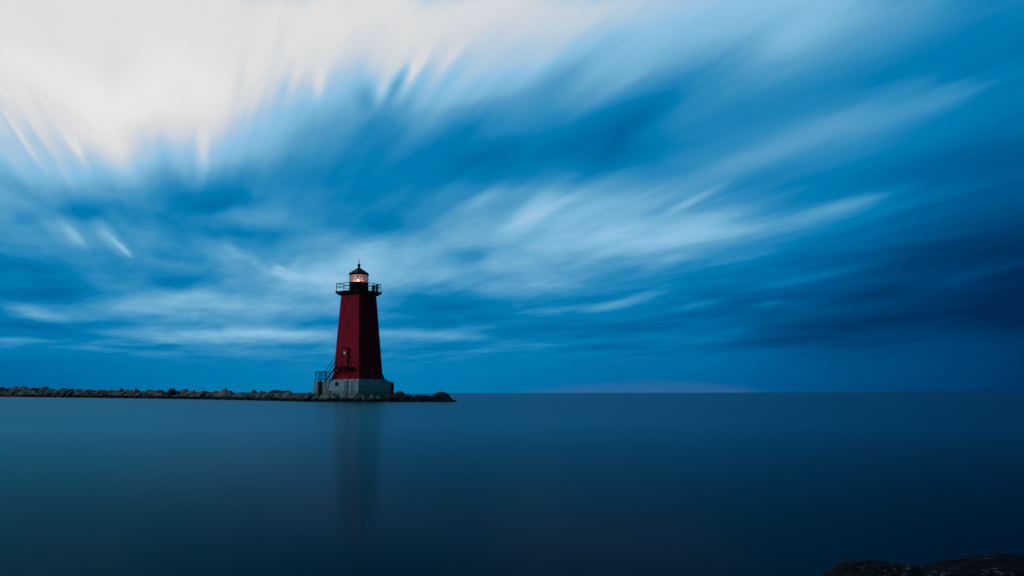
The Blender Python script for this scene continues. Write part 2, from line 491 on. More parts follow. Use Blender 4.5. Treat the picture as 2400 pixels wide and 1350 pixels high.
for f, u, y in ((0, 0.07, 700), (0, 0.07, 762.7), (1, -0.02, 700.6), (1, -0.04, 763.5), (1, -0.62, 807)): porthole(f, u, y)
for u, y in ((0.62, 825.5), (-0.47, 825.5)):           # blanked portholes painted over in red
    z = zl(y); h = half(z)
    o = link("porthole_cover", ring_bm(0.18, 0.225, 0.022), M["red_seam"], lh)
    o.matrix_local = Matrix.Translation((-h, u * h, z)) @ Matrix.Rotation(math.atan2(A1 - A2, Z2 - Z1), 4, "Y")
    p = link("cover_plate", disc_bm(0.185, 0.02), M["red"], o, True)

# door in its upright frame standing out of the sloping wall
ZD0, ZD1 = zl(858.5), zl(818.0)
xd = -(half(ZD0) + 0.13)
dy0, dy1 = -0.28, 0.50
bm = bmesh.new()
box(bm, (xd, dy0, ZD0), (-half(ZD1) + 0.1, dy0 + .06, ZD1))
box(bm, (xd, dy1 - .06, ZD0), (-half(ZD1) + 0.1, dy1, ZD1))
box(bm, (xd, dy0 + .06, ZD1 - .06), (-half(ZD1) + 0.1, dy1 - .06, ZD1))
box(bm, (xd, dy0 + .06, ZD0), (-half(ZD0), dy1 - .06, ZD0 + .05))
link("door_frame", bm, M["red_seam"], lh)
bm = bmesh.new(); box(bm, (xd - .06, dy0 - .05, ZD1 + .002), (-half(ZD1) + 0.02, dy1 + .05, ZD1 + .05))
link("door_hood", bm, M["black"], lh)
bm = bmesh.new(); box(bm, (xd + .02, dy0 + .064, ZD0 + .054), (xd + .06, dy1 - .064, ZD1 - .064), 0, 0.006)
door = link("door", bm, M["door_red"], lh)
zs_ = zl(828.6)
bm = bmesh.new(); box(bm, (xd + .004, 0.03, zs_ - .11), (xd + .018, 0.25, zs_ + .11))
link("sign_plate", bm, M["white"], door)
bm = bmesh.new(); box(bm, (xd - .02, 0.30, zl(836) - .07), (xd + .018, 0.36, zl(836) + .07))
link("handle", bm, M["black"], door)

# landing and stair along the left face
ZL = zl(861); XO = -(half(ZL) + 0.86); XI = -(half(ZL) + 0.05)
YL0, YL1, YS = -1.12, 0.66, 2.06
ZS0 = ZT + 0.02
bm = bmesh.new()
box(bm, (XO, YL0, ZL - .05), (XI, YL1, ZL), 0, 0.01)
land = link("landing", bm, M["steel"], lh)
bm = bmesh.new()
vs = [bm.verts.new(p) for p in ((XO - .02, YL0, ZL - .26), (XO + .03, YL0, ZL - .26), (XO + .03, YL1, ZL - .26), (XO - .02, YL1, ZL - .26))]
vt = [bm.verts.new((v.co.x, v.co.y, ZL - .052)) for v in vs]
for q in ([0, 1, 2, 3],): bm.faces.new([vs[i] for i in q]); bm.faces.new([vt[i] for i in q])
for k in range(4): bm.faces.new((vs[k], vs[(k + 1) % 4], vt[(k + 1) % 4], vt[k]))
link("edge_beam", bm, M["steel"], land)
bm = bmesh.new(); box(bm, (XO + .032, YL0, ZL - .2), (XI, YL0 + .05, ZL - .052))
link("end_beam", bm, M["steel"], land)
def slab_along(x, y0, z0, y1, z1, hgt, w):
    bm = bmesh.new(); P = []
    for xx in (x - w / 2, x + w / 2):
        for (yy, zz2) in ((y0, z0), (y1, z1), (y1, z1 - hgt), (y0, z0 - hgt)): P.append(bm.verts.new((xx, yy, zz2)))
    for q in ((0, 1, 2, 3), (4, 5, 6, 7), (0, 1, 5, 4), (1, 2, 6, 5), (2, 3, 7, 6), (3, 0, 4, 7)): bm.faces.new([P[i] for i in q])
    return bm
stair = link("stair", slab_along(XO + .0, YL1 + .003, ZL, YS, ZS0 + .15, .22, .05), M["steel"], lh)
link("stringer", slab_along(XI - .03, YL1 + .003, ZL, YS, ZS0 + .15, .22, .05), M["steel"], stair)
NS = 6
for i in range(NS):
    k = (i + 1) / (NS + 0.6)
    yy = YL1 + (YS - YL1) * k; zz = ZL + (ZS0 - ZL) * k
    b = bmesh.new(); box(b, (XO + .027, yy - .12, zz - .03), (XI - .057, yy + .12, zz))
    link("tread", b, M["steel"], stair)
bm = bmesh.new()
yv = -0.30
tube(bm, [(XO + .1, -0.15, ZL - .2), (-half(0.1) - .03, yv - .45, 0.06)], 0.03, 6)
link("brace", bm, M["steel"], land)
bm = bmesh.new()
tube(bm, [(XO + .1, YL0 + .1, ZL - .2), (-half(0.1) - .03, yv - .52, 0.06)], 0.03, 6)
link("brace", bm, M["steel"], land)
bm = bmesh.new()                                        # gusset at the foot near the front corner
q = [(-half(0) - .02, -1.62, 0.0), (-half(0) - .16, -1.62, 0.0), (-half(.55) - .02, -1.62, .55)]
P = [bm.verts.new(p) for p in q] + [bm.verts.new((p[0], p[1] + .05, p[2])) for p in q]
bm.faces.new(P[:3]); bm.faces.new(P[3:])
for k in range(3): bm.faces.new((P[k], P[(k + 1) % 3], P[3 + (k + 1) % 3], P[3 + k]))
link("gusset", bm, M["red_seam"], lh)
# stair railing: rails run level on the landing and slope down with the stair
for nm, hh in (("handrail", zl(838) - ZL), ("mid_rail", zl(850) - ZL)):
    b = bmesh.new()
    tube(b, [(-half(ZL + hh) - .02, YL0 + .03, ZL + hh), (XO + .02, YL0 + .03, ZL + hh), (XO + .02, YL1 - .12, ZL + hh), (XO + .02, YL1 + .1, ZL + hh - .06), (XO + .02, YS + .02, ZS0 + hh - .04)], 0.034, 6)
    rr = link(nm, b, M["rail"], lh)
    if nm == "handrail": srail = rr
for yy, z0, z1 in ((0.49, ZL, zl(838)), (-0.28, ZL, zl(838)), (-1.08, ZL, zl(838)), (YS, ZS0 - .02, ZS0 + zl(838) - ZL - .02)):
    b = bmesh.new(); tube(b, [(XO + .02, yy, z0), (XO + .02, yy, z1)], 0.036, 6)
    link("rail_post", b, M["rail"], srail)
# railing panel beside the ladder bay
XR, Y_A, Y_B = -2.20, 2.44, 3.86
zr0, zr1 = zl(889.0), zl(871.0)
bm = bmesh.new(); tube(bm, [(XR, Y_A, zr1), (XR, Y_B, zr1), (-0.6, Y_B, zr1)], 0.035, 6)
prail = link("railing", bm, M["rail"], lh)
bm = bmesh.new(); tube(bm, [(XR, Y_A, zr0), (XR, Y_B, zr0), (-0.6, Y_B, zr0)], 0.03, 6)
link("bottom_rail", bm, M["rail"], prail)
for (px_, py_, r_) in ((XR, Y_A, .06), (XR, 3.0, .03), (XR, 3.30, .03), (XR, Y_B, .035), (-0.6, Y_B, .035), (-1.4, Y_B, .03)):
    b = bmesh.new(); tube(b, [(px_, py_, ZT), (px_, py_, zr1)], r_, 6)
    link("rail_post", b, M["rail"], prail)
bm = bmesh.new(); tube(bm, [(XR + .5, 2.35, ZT), (XR + .5, 2.35, zl(873)), (XR, Y_A, zl(873))], 0.03, 6)
link("gate_rail", bm, M["rail"], prail)
# wire mesh filling the panel
bm = bmesh.new()
def wire(a, b_):
    tube(bm, [a, b_], 0.008, 4)
k = Y_A + .07
while k < Y_B: wire((XR, k, zr0), (XR, k, zr1)); k += 0.075
k = zr0 + .07
while k < zr1: wire((XR, Y_A, k), (XR, Y_B, k)); k += 0.075
link("wire_mesh", bm, M["rail"], prail)

# gallery
ZG1, ZG0, ZC = zl(683.8), zl(688.6), zl(693.3)
AG, AC = 54 / SC / math.sqrt(2), 50 / SC / math.sqrt(2)
bm = bmesh.new(); box(bm, (-AG, -AG, ZG0), (AG, AG, ZG1), 0, 0.015)
gal = link("gallery_deck", bm, M["black"], lh)
bm = bmesh.new(); frustum(bm, [(AC - .17, ZC), (AC, ZC + .12), (AC, ZG0 - .003)])
link("cornice", bm, M["black"], gal)
AR = AG - .07
zt, zm = zl(666.2), zl(673.6)
sq = [(-AR, -AR), (AR, -AR), (AR, AR), (-AR, AR)]
bm = bmesh.new(); tube(bm, [(x, y, zt) for x, y in sq], 0.036, 6, True)
grail = link("gallery_railing", bm, M["rail"], lh)
bm = bmesh.new(); tube(bm, [(x, y, zm) for x, y in sq], 0.030, 6, True)
link("mid_rail", bm, M["rail"], grail)
for i in range(4):
    (ax, ay), (bx, by) = sq[i], sq[(i + 1) % 4]
    for k in range(3):
        x, y = ax + (bx - ax) * k / 3, ay + (by - ay) * k / 3
        b = bmesh.new(); tube(b, [(x, y, ZG1 - .002), (x, y, zt)], 0.034, 6)
        link("rail_post", b, M["rail"], grail)

# lantern: ten-sided
LA = R(225 - 9.3 - 1.0)
RL = 0.965
ZP, ZE, ZR, ZA = zl(662.6), zl(644.6), zl(641.6), zl(628.3)
bm = bmesh.new(); lathe(bm, [(RL, ZG1 + .003), (RL, ZP - .07), (RL + .035, ZP - .07), (RL + .035, ZP)], 10, LA)
drum = link("lantern_base", bm, M["black"], lh)
for k in range(10):                                     # panel ribs of the drum
    a = LA + 2 * math.pi * k / 10
    b = bmesh.new(); tube(b, [(RL * math.cos(a), RL * math.sin(a), ZG1 + .01), (RL * math.cos(a), RL * math.sin(a), ZP - .08)], 0.02, 6)
    link("rib", b, M["black"], drum)
RGL = RL - .01
bm = bmesh.new()
tube(bm, [((RGL) * math.cos(LA + 2 * math.pi * k / 10), RGL * math.sin(LA + 2 * math.pi * k / 10), ZE - .02) for k in range(10)], 0.035, 6, True)
lant = link("lantern_glazing", bm, M["black"], lh)
for k in range(10):
    a, a2 = LA + 2 * math.pi * k / 10, LA + 2 * math.pi * (k + 1) / 10
    b = bmesh.new(); tube(b, [(RGL * math.cos(a), RGL * math.sin(a), ZP), (RGL * math.cos(a), RGL * math.sin(a), ZE)], 0.019, 6)
    link("glazing_bar", b, M["black"], lant)
    p0 = Vector((RGL * math.cos(a), RGL * math.sin(a), 0)); p1 = Vector((RGL * math.cos(a2), RGL * math.sin(a2), 0))
    nrm = ((p0 + p1) / 2).normalized() * .01
    b = bmesh.new(); P = []
    q0, q1 = p0.lerp(p1, .04), p0.lerp(p1, .96)
    for off in (nrm * -.5, nrm * .5):
        for pp, z in ((q0, ZP + .003), (q1, ZP + .003), (q1, ZE - .05), (q0, ZE - .05)):
            P.append(b.verts.new((pp.x + off.x, pp.y + off.y, z)))
    for q in ((0, 1, 2, 3), (4, 5, 6, 7), (0, 1, 5, 4), (1, 2, 6, 5), (2, 3, 7, 6), (3, 0, 4, 7)): b.faces.new([P[i] for i in q])
    link("glass_pane", b, M["glass"], lant)
RE = 1.03
bm = bmesh.new(); lathe(bm, [(RE - .04, ZE + .003), (RE, ZE + .04), (RE, ZR), (RE - .03, ZR + .01), (0.13, ZA)], 10, LA)
roof = link("roof", bm, M["roof"], lh)
bm = bmesh.new(); lathe(bm, [(RL - .12, ZE - .012), (RL - .12, ZE - .002)], 10, LA)
link("ceiling", bm, M["ceiling"], roof)
for k in range(10):
    a = LA + 2 * math.pi * k / 10
    b = bmesh.new(); tube(b, [(RE * math.cos(a), RE * math.sin(a), ZR + .01), (.13 * math.cos(a), .13 * math.sin(a), ZA + .005)], 0.014, 5)
    link("roof_rib", b, M["black"], roof)
bm = bmesh.new()
zbq = zl(622.2)
prof = [(0.15, ZA - .02), (0.13, ZA + .05), (0.10, ZA + .10)]
for j in range(1, 10):
    a = -math.pi / 2 + math.pi * (j + .8) / 10.8
    prof.append((max(.02, .158 * math.cos(a)), zbq + .19 * math.sin(a)))
lathe(bm, prof, 16)
link("finial", bm, M["black"], lh, True)
bm = bmesh.new()
lathe(bm, [(0.04, zl(619)), (0.028, zl(612)), (0.014, zl(604.5))], 8)
link("lightning_rod", bm, M["black"], lh)
# lamp
zlamp = zl(658.6)
bm = bmesh.new(); bmesh.ops.create_uvsphere(bm, u_segments=16, v_segments=10, radius=0.12)
lamp = link("lamp", bm, M["bulb"], lh, True)
va = R(225 - 2)
lamp.location = (0.05 * math.cos(va) - .05, 0.05 * math.sin(va) + .05, zlamp)
bm = bmesh.new(); lathe(bm, [(0.50, zlamp - .14), (0.60, zlamp - .08), (0.63, zlamp - .01), (0.58, zlamp + .06), (0.44, zlamp + .10)], 24, 0, (0, 0), False)
link("lens_glow_ring", bm, M["lens"], lh, True)
bm = bmesh.new(); lathe(bm, [(0.16, ZP - .005), (0.16, zlamp - .13), (0.5, zlamp - .142)], 24)
link("lamp_pedestal", bm, M["black"], lh)
ld = bpy.data.lights.new("lamp_glow", "POINT"); ld.energy = 12; ld.color = (1.0, 0.46, 0.38); ld.shadow_soft_size = 0.08
lo = bpy.data.objects.new("lamp_glow", ld); COL.objects.link(lo); lo.parent = lh
lo.location = (lamp.location.x, lamp.location.y, zlamp + .16)

# fog signal standing on the gallery, near its right corner
def local(x, y, z): return lh.matrix_basis @ Vector((x, y, z))
lhm = Matrix.Translation(c0) @ Matrix.Rotation(RZ, 4, "Z")
fs = bpy.data.objects.new("fog_signal", None); COL.objects.link(fs)
fs.matrix_world = lhm @ Matrix.Translation((1.32, -1.28, ZG1))
tag(fs, "green drum shaped fog signal with dark box, inside the gallery railing's right corner", "fog signal")
hz = zl(666) - ZG1
bm = bmesh.new(); lathe(bm, [(0.15, 0.002), (0.16, .03), (0.16, hz * .30), (0.135, hz * .33), (0.135, hz * .42), (0.165, hz * .45), (0.165, hz * .72), (0.14, hz * .76)], 20)
link("drum", bm, M["signal"], fs, True)
bm = bmesh.new(); lathe(bm, [(0.15, hz * .765), (0.175, hz * .80), (0.17, hz * .92), (0.10, hz)], 20)
link("cap", bm, M["signal"], fs, True)
bm = bmesh.new(); box(bm, (-.42, .10, 0.0), (-.18, .34, hz * .84), 0, 0.015)
link("control_box", bm, M["black"], fs)
bm = bmesh.new(); tube(bm, [(-.19, .2, hz * .5), (-.08, .1, hz * .5)], 0.03, 6)
link("pipe", bm, M["black"], fs)

# ------------------------------------------------------------------ breakwater
LINE = [(-120, 330), (-60, 300), (0, 268), (125, 220), (250, 176), (400, 141), (500, 121), (600, 104), (700, 89), (740, 85), (760, 84), (840, 80.5), (930, 79.0), (1072, 78.5), (1100, 78.3)]
def yw(x):                                              # depth of the stones' waterline under photo column x
    for (x0, d0), (x1, d1) in zip(LINE, LINE[1:]):
        if x <= x1: return d0 + (d1 - d0) * (x - x0) / (x1 - x0)
    return LINE[-1][1]
CREST = [(-120, 909), (0, 909.5), (100, 909), (180, 911.5), (280, 915), (350, 916), (420, 915), (500, 916.5), (560, 920), (620, 921.5), (700, 923), (760, 926), (860, 930), (940, 926), (1010, 928), (1050, 934), (1075, 941)]
def crest(x):
    for (x0, d0), (x1, d1) in zip(CREST, CREST[1:]):
        if x <= x1: return d0 + (d1 - d0) * (x - x0) / (x1 - x0)
    return CREST[-1][1]

def boulder(seed, cuts=16, sub=3, rough=0.07):
    rnd = random.Random(seed)
    bm = bmesh.new(); bmesh.ops.create_icosphere(bm, subdivisions=sub, radius=1.0)
    planes = []
    for _ in range(cuts):
        n = Vector((rnd.gauss(0, 1), rnd.gauss(0, 1), rnd.gauss(0, 1))).normalized()
        planes.append((n, rnd.uniform(0.48, 0.88)))
    off = Vector((rnd.uniform(-50, 50), rnd.uniform(-50, 50), 0))
    for v in bm.verts:
        for n, d in planes:
            e = v.co.dot(n) - d
            if e > 0: v.co -= n * e * 0.93
        p = v.co * 1.7 + off
        v.co += v.co.normalized() * (noise.noise(p) * rough * 1.6 + noise.noise(p * 3.1) * rough * .7)
    me = bpy.data.meshes.new("boulder")
    bm.to_mesh(me); bm.free()
    return me
ROUND = [boulder(100 + i, 15, 3, 0.10) for i in range(12)]
BLOCK = [boulder(200 + i, 24, 3, 0.08) for i in range(9)]
def cone_boulder(seed):
    me = boulder(seed, 10)
    for v in me.vertices:
        k = 1.0 - 0.42 * max(0.0, v.co.z)
        v.co.x *= k; v.co.y *= k
    return me
POINT = [cone_boulder(300 + i) for i in range(4)]
DOME = [boulder(400 + i, 4, 3, 0.07) for i in range(2)]
for me in ROUND + BLOCK + POINT + DOME: me.materials.append(M["rock"])
dark_cache = {}
def dark(me):
    if me.name not in dark_cache:
        c = me.copy(); c.materials.clear(); c.materials.append(M["rock_dark"]); dark_cache[me.name] = c
    return dark_cache[me.name]

rr = random.Random(5)
ROCKS = []
def rock(px, ytop, wpx, back, label, group, kind="round", tone="grey", asp=0.62, tilt=0.38):
    """a boulder seen at photo column px, its top at row ytop, wpx wide, `back` metres behind the waterline"""
    Y = yw(px) + back
    p = at(px, ytop, Y)
    r = wpx / 2 * Y / F_PX * 1.28
    me = rr.choice({"round": ROUND, "block": BLOCK, "point": POINT, "dome": DOME}[kind])
    if tone == "dark": me = dark(me)
    o = bpy.data.objects.new("boulder", me); COL.objects.link(o)
    h = r * asp
    if kind == "point": h = r * asp * 1.25
    h = max(h, 0.18)
    zc = p.z - h * 0.80
    if zc - h * .7 > 0.0 and back < 1.5: zc = h * .7; h = h
    o.location = (p.x, Y, zc)
    o.rotation_euler = (rr.uniform(-tilt, tilt), rr.uniform(-tilt, tilt), rr.uniform(0, 6.28))
    o.scale = (r * rr.uniform(.92, 1.08), r * rr.uniform(.8, 1.0), h)
    if kind != "point" and rr.random() < .5: o.rotation_euler.z = rr.choice((0.0, math.pi)) + rr.uniform(-.3, .3); o.scale.x *= 1.08
    tag(o, label, "boulder", group)
    ROCKS.append(o)
    return o
G = "boulders of the breakwater"
# the stones one can pick out in the photograph
PICK = [
 (724, 921.0, 32, 0.5, "pale boulder against the left end of the concrete base, left of the ladder bay", "round", "grey", .7),
 (741, 928.5, 28, 0.2, "low brownish boulder at the foot of the ladder bay", "round", "grey", .55),
 (763, 918.6, 40, 0.3, "biggest pale boulder leaning before the base, just right of the ladder bay", "block", "grey", .85),
 (787, 921.6, 30, 0.6, "rounded boulder under the dark square opening of the base", "round", "grey", .8),
 (806, 928.0, 26, 0.4, "low boulder below the left face of the base, between rounded and slab stones", "block", "grey", .6),
 (822, 927.6, 34, 0.5, "long flat slab stone below the rust stain of the base", "block", "grey", .5),
 (834, 922.0, 18, 1.0, "small peaked boulder under the front corner of the concrete base", "point", "grey", .9),
 (853, 922.6, 19, 0.8, "upright pointed pale boulder just right of the base's front corner", "point", "grey", 1.05),
 (873, 925.2, 27, 0.8, "pale triangular boulder before the shaded right face of the base", "point", "grey", .8),
 (890, 927.6, 18, 1.1, "small pale boulder at the right part of the base's shaded face", "round", "grey", .7),
 (905, 927.0, 30, 0.8, "dark boulder below the right end of the concrete base", "round", "dark", .6),
 (929, 921.2, 34, 2.6, "dark humped boulder touching the steel pile at the base's right corner", "block", "dark", .7),
 (955, 924.6, 36, 1.8, "dark flat topped boulder right of the humped one beside the steel pile", "block", "dark", .6),
 (982, 925.6, 38, 1.6, "broad low dark boulder halfway between the base and the breakwater's tip", "round", "dark", .6),
 (1000, 924.0, 32, 1.4, "dark sloping boulder next to the domed one near the tip", "block", "dark", .7),
 (1032, 923.2, 40, 0.8, "big domed black boulder standing highest near the breakwater's right tip", "dome", "dark", .95),
 (1050, 932.0, 26, 0.7, "small dark boulder on the right shoulder of the domed boulder", "block", "dark", .7),
 (1062, 936.6, 24, 0.3, "low black boulder at the very tip of the breakwater", "round", "dark", .6),
 (403, 909.4, 20, 4.2, "pale rounded boulder standing tallest halfway along the breakwater", "round", "grey", .9),
 (323, 908.4, 18, 4.5, "dark pyramid shaped boulder poking highest on the crest left of midway", "point", "dark", 1.1),
 (286, 910.2, 14, 4.6, "small dark pointed boulder on the crest left of the pyramid one", "point", "dark", 1.0),
 (352, 914.2, 17, 3.2, "flat pale slab lying on the crest right of the dark pyramid boulder", "block", "grey", .45),
 (373, 913.2, 22, 2.6, "round grey boulder between the pale slab and the tallest pale boulder", "round", "grey", .8),
 (436, 913.4, 24, 2.6, "rounded grey boulder right of the tallest pale boulder", "round", "grey", .8),
 (451, 914.4, 14, 3.4, "small upright boulder between two rounded ones on the crest", "round", "grey", .9),
 (478, 915.0, 34, 2.8, "wide grey boulder on the crest left of the great peaked boulder", "round", "grey", .6),
 (527, 911.2, 40, 2.6, "great peaked boulder left of the concrete walkway", "point", "grey", .75),
 (546, 916.8, 34, 1.8, "large sloping boulder at the walkway's left end, right of the peaked one", "block", "grey", .75),
 (564, 921.5, 32, 1.4, "wide boulder overlapping the front edge of the walkway at its left end", "round", "grey", .7),
 (600, 920.6, 27, 1.0, "rounded boulder before the walkway, below the leftmost dark rock behind it", "round", "grey", .85),
 (627, 922.0, 26, 0.9, "pale boulder before the middle of the walkway", "round", "grey", .8),
 (653, 919.8, 30, 1.2, "tall pale boulder before the right half of the walkway", "block", "grey", .9),
 (677, 921.4, 28, 1.0, "light boulder before the walkway's right end", "round", "grey", .85),
 (702, 922.2, 32, 1.2, "wide light boulder halfway from the walkway rocks to the concrete base", "round", "grey", .75),
 (596, 915.6, 18, 6.5, "leftmost dark rock lying behind the walkway", "round", "dark", .6),
 (617, 916.4, 20, 6.5, "second dark rock from the left behind the walkway, low and flat", "round", "dark", .45),
 (642, 913.8, 28, 6.5, "largest dark rock behind the walkway, with a peaked top", "block", "dark", .6),
 (657, 916.0, 12, 6.5, "smallest dark rock behind the walkway, between two large ones", "round", "dark", .6),
 (674, 914.8, 26, 6.5, "rightmost dark rock behind the walkway, flat topped and square ended", "block", "dark", .5),
 (105, 906.8, 22, 6.0, "big smooth boulder standing highest on the far left crest", "round", "grey", .8),
 (55, 906.4, 24, 6.0, "wide rounded boulder on the far left crest, left of a pair of darker ones", "round", "grey", .7),
 (36, 905.8, 15, 6.2, "boulder on the far left crest between the edge one and the wide rounded one", "round", "grey", .8),
 (3, 906.2, 14, 6.4, "dark crest boulder at the left edge of the photo", "block", "dark", .6),
 (79, 908.2, 13, 6.0, "left one of a pair of dark boulders on the far left crest", "round", "dark", .8),
 (89, 908.2, 13, 5.6, "right one of a pair of dark boulders on the far left crest", "block", "dark", .8),
 (20, 909.0, 14, 5.4, "low boulder on the far left crest beside the edge of the photo", "round", "grey", .7),
 (150, 909.2, 16, 5.4, "pale crest boulder right of the big smooth one", "round", "grey", .8),
 (168, 909.4, 15, 5.2, "square grey crest boulder touching the pale one to its left", "block", "grey", .8),
 (207, 912.2, 22, 4.6, "broad crest boulder left of the round knob boulder", "round", "grey", .75),
 (234, 911.2, 16, 4.6, "round knob shaped boulder on the crest of the left part", "round", "grey", .95),
 (261, 912.6, 16, 4.4, "low crest boulder just left of the small pointed one", "round", "grey", .6),
 (307, 914.2, 16, 4.2, "low grey crest boulder left beneath the dark pyramid boulder", "round", "grey", .6),
]
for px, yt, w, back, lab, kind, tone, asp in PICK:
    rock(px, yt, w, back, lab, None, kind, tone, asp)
# packed stones filling the slope between them
NAMES = [(-200, 120, "far left stretch"), (120, 280, "stretch left of the small pointed boulder"),
         (280, 420, "stretch under the dark pyramid boulder"), (420, 560, "stretch under the great peaked boulder"),
         (560, 720, "stretch before the concrete walkway"), (720, 920, "stretch before the lighthouse base"), (920, 1200, "dark tip of the breakwater")]
def stretch(x): return next(n for a, b, n in NAMES if a <= x < b)
def filler(frac, back_k, wk, row, x0, x1, tone_p=0.15):
    x = x0
    while x < x1:
        Y = yw(x)
        wpx = wk * rr.choice((.6, .8, 1.0, 1.0, 1.35, 1.6)) * rr.uniform(.9, 1.1) * (90 / Y) ** 0.55
        yb = at(0, 0, 1) and (HOR_C + 1200 * ROLL - x * ROLL + HC / Y * F_PX)     # row of the waterline here
        yt = yb + (crest(x) - yb) * frac + rr.uniform(-1, 1) * .9
        hpx = abs(yb - crest(x))
        back = back_k * hpx * Y / F_PX
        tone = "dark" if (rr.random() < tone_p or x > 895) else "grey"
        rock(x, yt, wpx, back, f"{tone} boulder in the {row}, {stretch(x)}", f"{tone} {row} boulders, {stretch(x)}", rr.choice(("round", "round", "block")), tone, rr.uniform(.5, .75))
        x += wpx * rr.uniform(.62, .82)
filler(0.34, 0.25, 25, "waterline row", -70, 1058)
filler(0.68, 1.3, 25, "middle row", -70, 735)
filler(0.95, 2.2, 23, "crest row", -70, 560)
filler(0.80, 1.0, 24, "middle row", 890, 1040)
filler(0.55, 0.6, 22, "lower row", 780, 1050)

# rubble core that the stones lie on
bm = bmesh.new(); prev = None
for x in range(-120, 1061, 10):
    Y = yw(x); zc = max(0.25, at(x, crest(x), Y + 3).z - 0.55)
    w = 4.5 if x < 940 else max(1.2, 4.5 * (1065 - x) / 125)
    if x > 720: zc = min(zc, 0.55)
    s = ray(x, HOR_C).x
    cur = [bm.verts.new((s * (Y + b), Y + b, z)) for b, z in ((0.3, -1.5), (0.9, 0.05), (1.2 + w * .35, zc * .8), (w * .9, zc), (w * 1.8, zc * .8), (w * 2.6, -1.5))]
    for v in cur[1:5]: v.co.z += noise.noise(v.co * 0.9) * .15
    if prev:
        for k in range(5): bm.faces.new((prev[k], prev[k + 1], cur[k + 1], cur[k]))
    prev = cur
core = link("terrain", bm, M["core"]); core["kind"] = "structure"

# concrete walkway behind the front stones
bm = bmesh.new()
pts = []
for x, back in ((555, 4.4), (610, 4.2), (670, 4.2), (738, 5.2)):
    Y = yw(x) + back; s = ray(x, HOR_C).x
    zt_ = at(x, 919.8 + (x - 600) * .006, Y).z
    pts.append([(s * Y, Y, zt_), (s * (Y + 1.6), Y + 1.6, zt_), (s * (Y + 1.6), Y + 1.6, zt_ - .9), (s * Y, Y, zt_ - .9)])
rings = [[bm.verts.new(p) for p in q] for q in pts]
for A, B in zip(rings, rings[1:]):
    for k in range(4): bm.faces.new((A[k], A[(k + 1) % 4], B[(k + 1) % 4], B[k]))
bm.faces.new(rings[0]); bm.faces.new(rings[-1])
wk = link("walkway", bm, M["walk"])
tag(wk, "low flat concrete walkway running along the breakwater to the lighthouse base", "walkway")

# thin red-brown beam along the waterline at the far left
bm = bmesh.new()
P0, P1 = at(-30, 0, yw(-30) - .8), at(83, 0, yw(83) - .6)
d = (P1 - P0); d.z = 0; L_ = d.length
box(bm, (0, -.2, -.2), (L_, .2, .38), 0, 0.03)
bmm = link("red_bar", bm, M["red_brown"])
bmm.location = (P0.x, P0.y, 0); bmm.rotation_euler.z = math.atan2(d.y, d.x)
tag(bmm, "long low red brown beam lying at the waterline at the far left", "bar")
for px_, lab in ((50, "small pale stone lying on the red brown beam"), (75, "tiny whitish stone near the right end of the red brown beam")):
    o = bpy.data.objects.new("stone", ROUND[2]); COL.objects.link(o)
    Y = yw(px_) - .7; p = at(px_, 0, Y)
    o.location = (p.x, Y, .5); o.scale = (.42, .3, .24) if px_ == 50 else (.26, .25, .26); tag(o, lab, "stone")

# ------------------------------------------------------------------ shore rocks by the camera
def shore_rock(px, ytop, depth, rx, ry, rz, seed, label, rot=0.0):
    rnd = random.Random(seed)
    bm = bmesh.new(); bmesh.ops.create_icosphere(bm, subdivisions=6, radius=1.0)
    off = Vector((seed * 3.7, seed * 1.3, 0))
    for v in bm.verts:
        d = v.co.normalized()
        k = 1 + noise.noise(d * 1.2 + off) * .18 + noise.noise(d * 3.1 + off) * .07 + noise.noise(d * 8 + off) * .045 + noise.noise(d * 22 + off) * .02
        v.co = Vector((d.x * rx * k, d.y * ry * k, d.z * rz * k))
    zmax = max(v.co.z for v in bm.verts)
    o = link("shore_rock", bm, M["shore"], None, True)
    p = at(px, ytop, depth)
    o.location = (p.x, depth, p.z - zmax); o.rotation_euler.z = rot
    tag(o, label, "rock")
    return o
shore_rock(2085, 1322, 3.0, .30, .30, .22, 3, "dark speckled shore rock with low rounded top, left of the wider one")
shore_rock(2430, 1316, 2.9, .58, .34, .26, 8, "wider dark speckled shore rock rising to the bottom right corner")

# ------------------------------------------------------------------ sky
# Cloud brightness of the dusk sky as a table over photo columns / rows, then carried to world directions
GX = [i * 150 for i in range(17)]
GY = [0, 75, 150, 225, 300, 375, 450, 525, 600, 675, 750, 800, 850, 912]
GL = [
 [96.5,97,97,97,97,97,96.5,96,95,93,91.5,86,83,81,71,61,50],
 [96.5,97,97,97.5,97.5,97.5,97,96,93,89.5,84,75,74,71,58,50,42],
 [98,99,99,98.5,98,95,94,93,87,76,67,64,58,54,49,42,47],
 [97,99,99.5,98,95,80,76,80,69,52,54,54,50,53,54,56,44],
 [91,98,94,92,84,66,59,55,55,45,41,50,57,62,56,45,37],
 [77,88,80,82,71,57,47,45,45,42,46,59,60,52,43,36,28],
 [62,57,56,49,53,47,47,52,52,63,60,51,47,46,40,31,26],
 [58,63,56,53,62,60,50,62,71,71,68,68,59,53,34,23,18],
 [46,60,59,60,64,70,78,64,69,71,70,64,50,33,24,16,10],
 [46,46,50,60,66,70,65,56,65,66,54,42,37,31,21,15,7],
 [47,55,57,60,58,55,47,43,45,45,41,36,30,23,14,9,6],
 [50,52,54,57,59,60,56,53,48,44,42,40,29,19,19,20,14],
 [38,42,46,48,50,51,52,51,48,45,42,39,33,28,24,20,14],
 [35,38,42,46,49,50,49,46,43,40,37,35,29,24,21,18,12]]
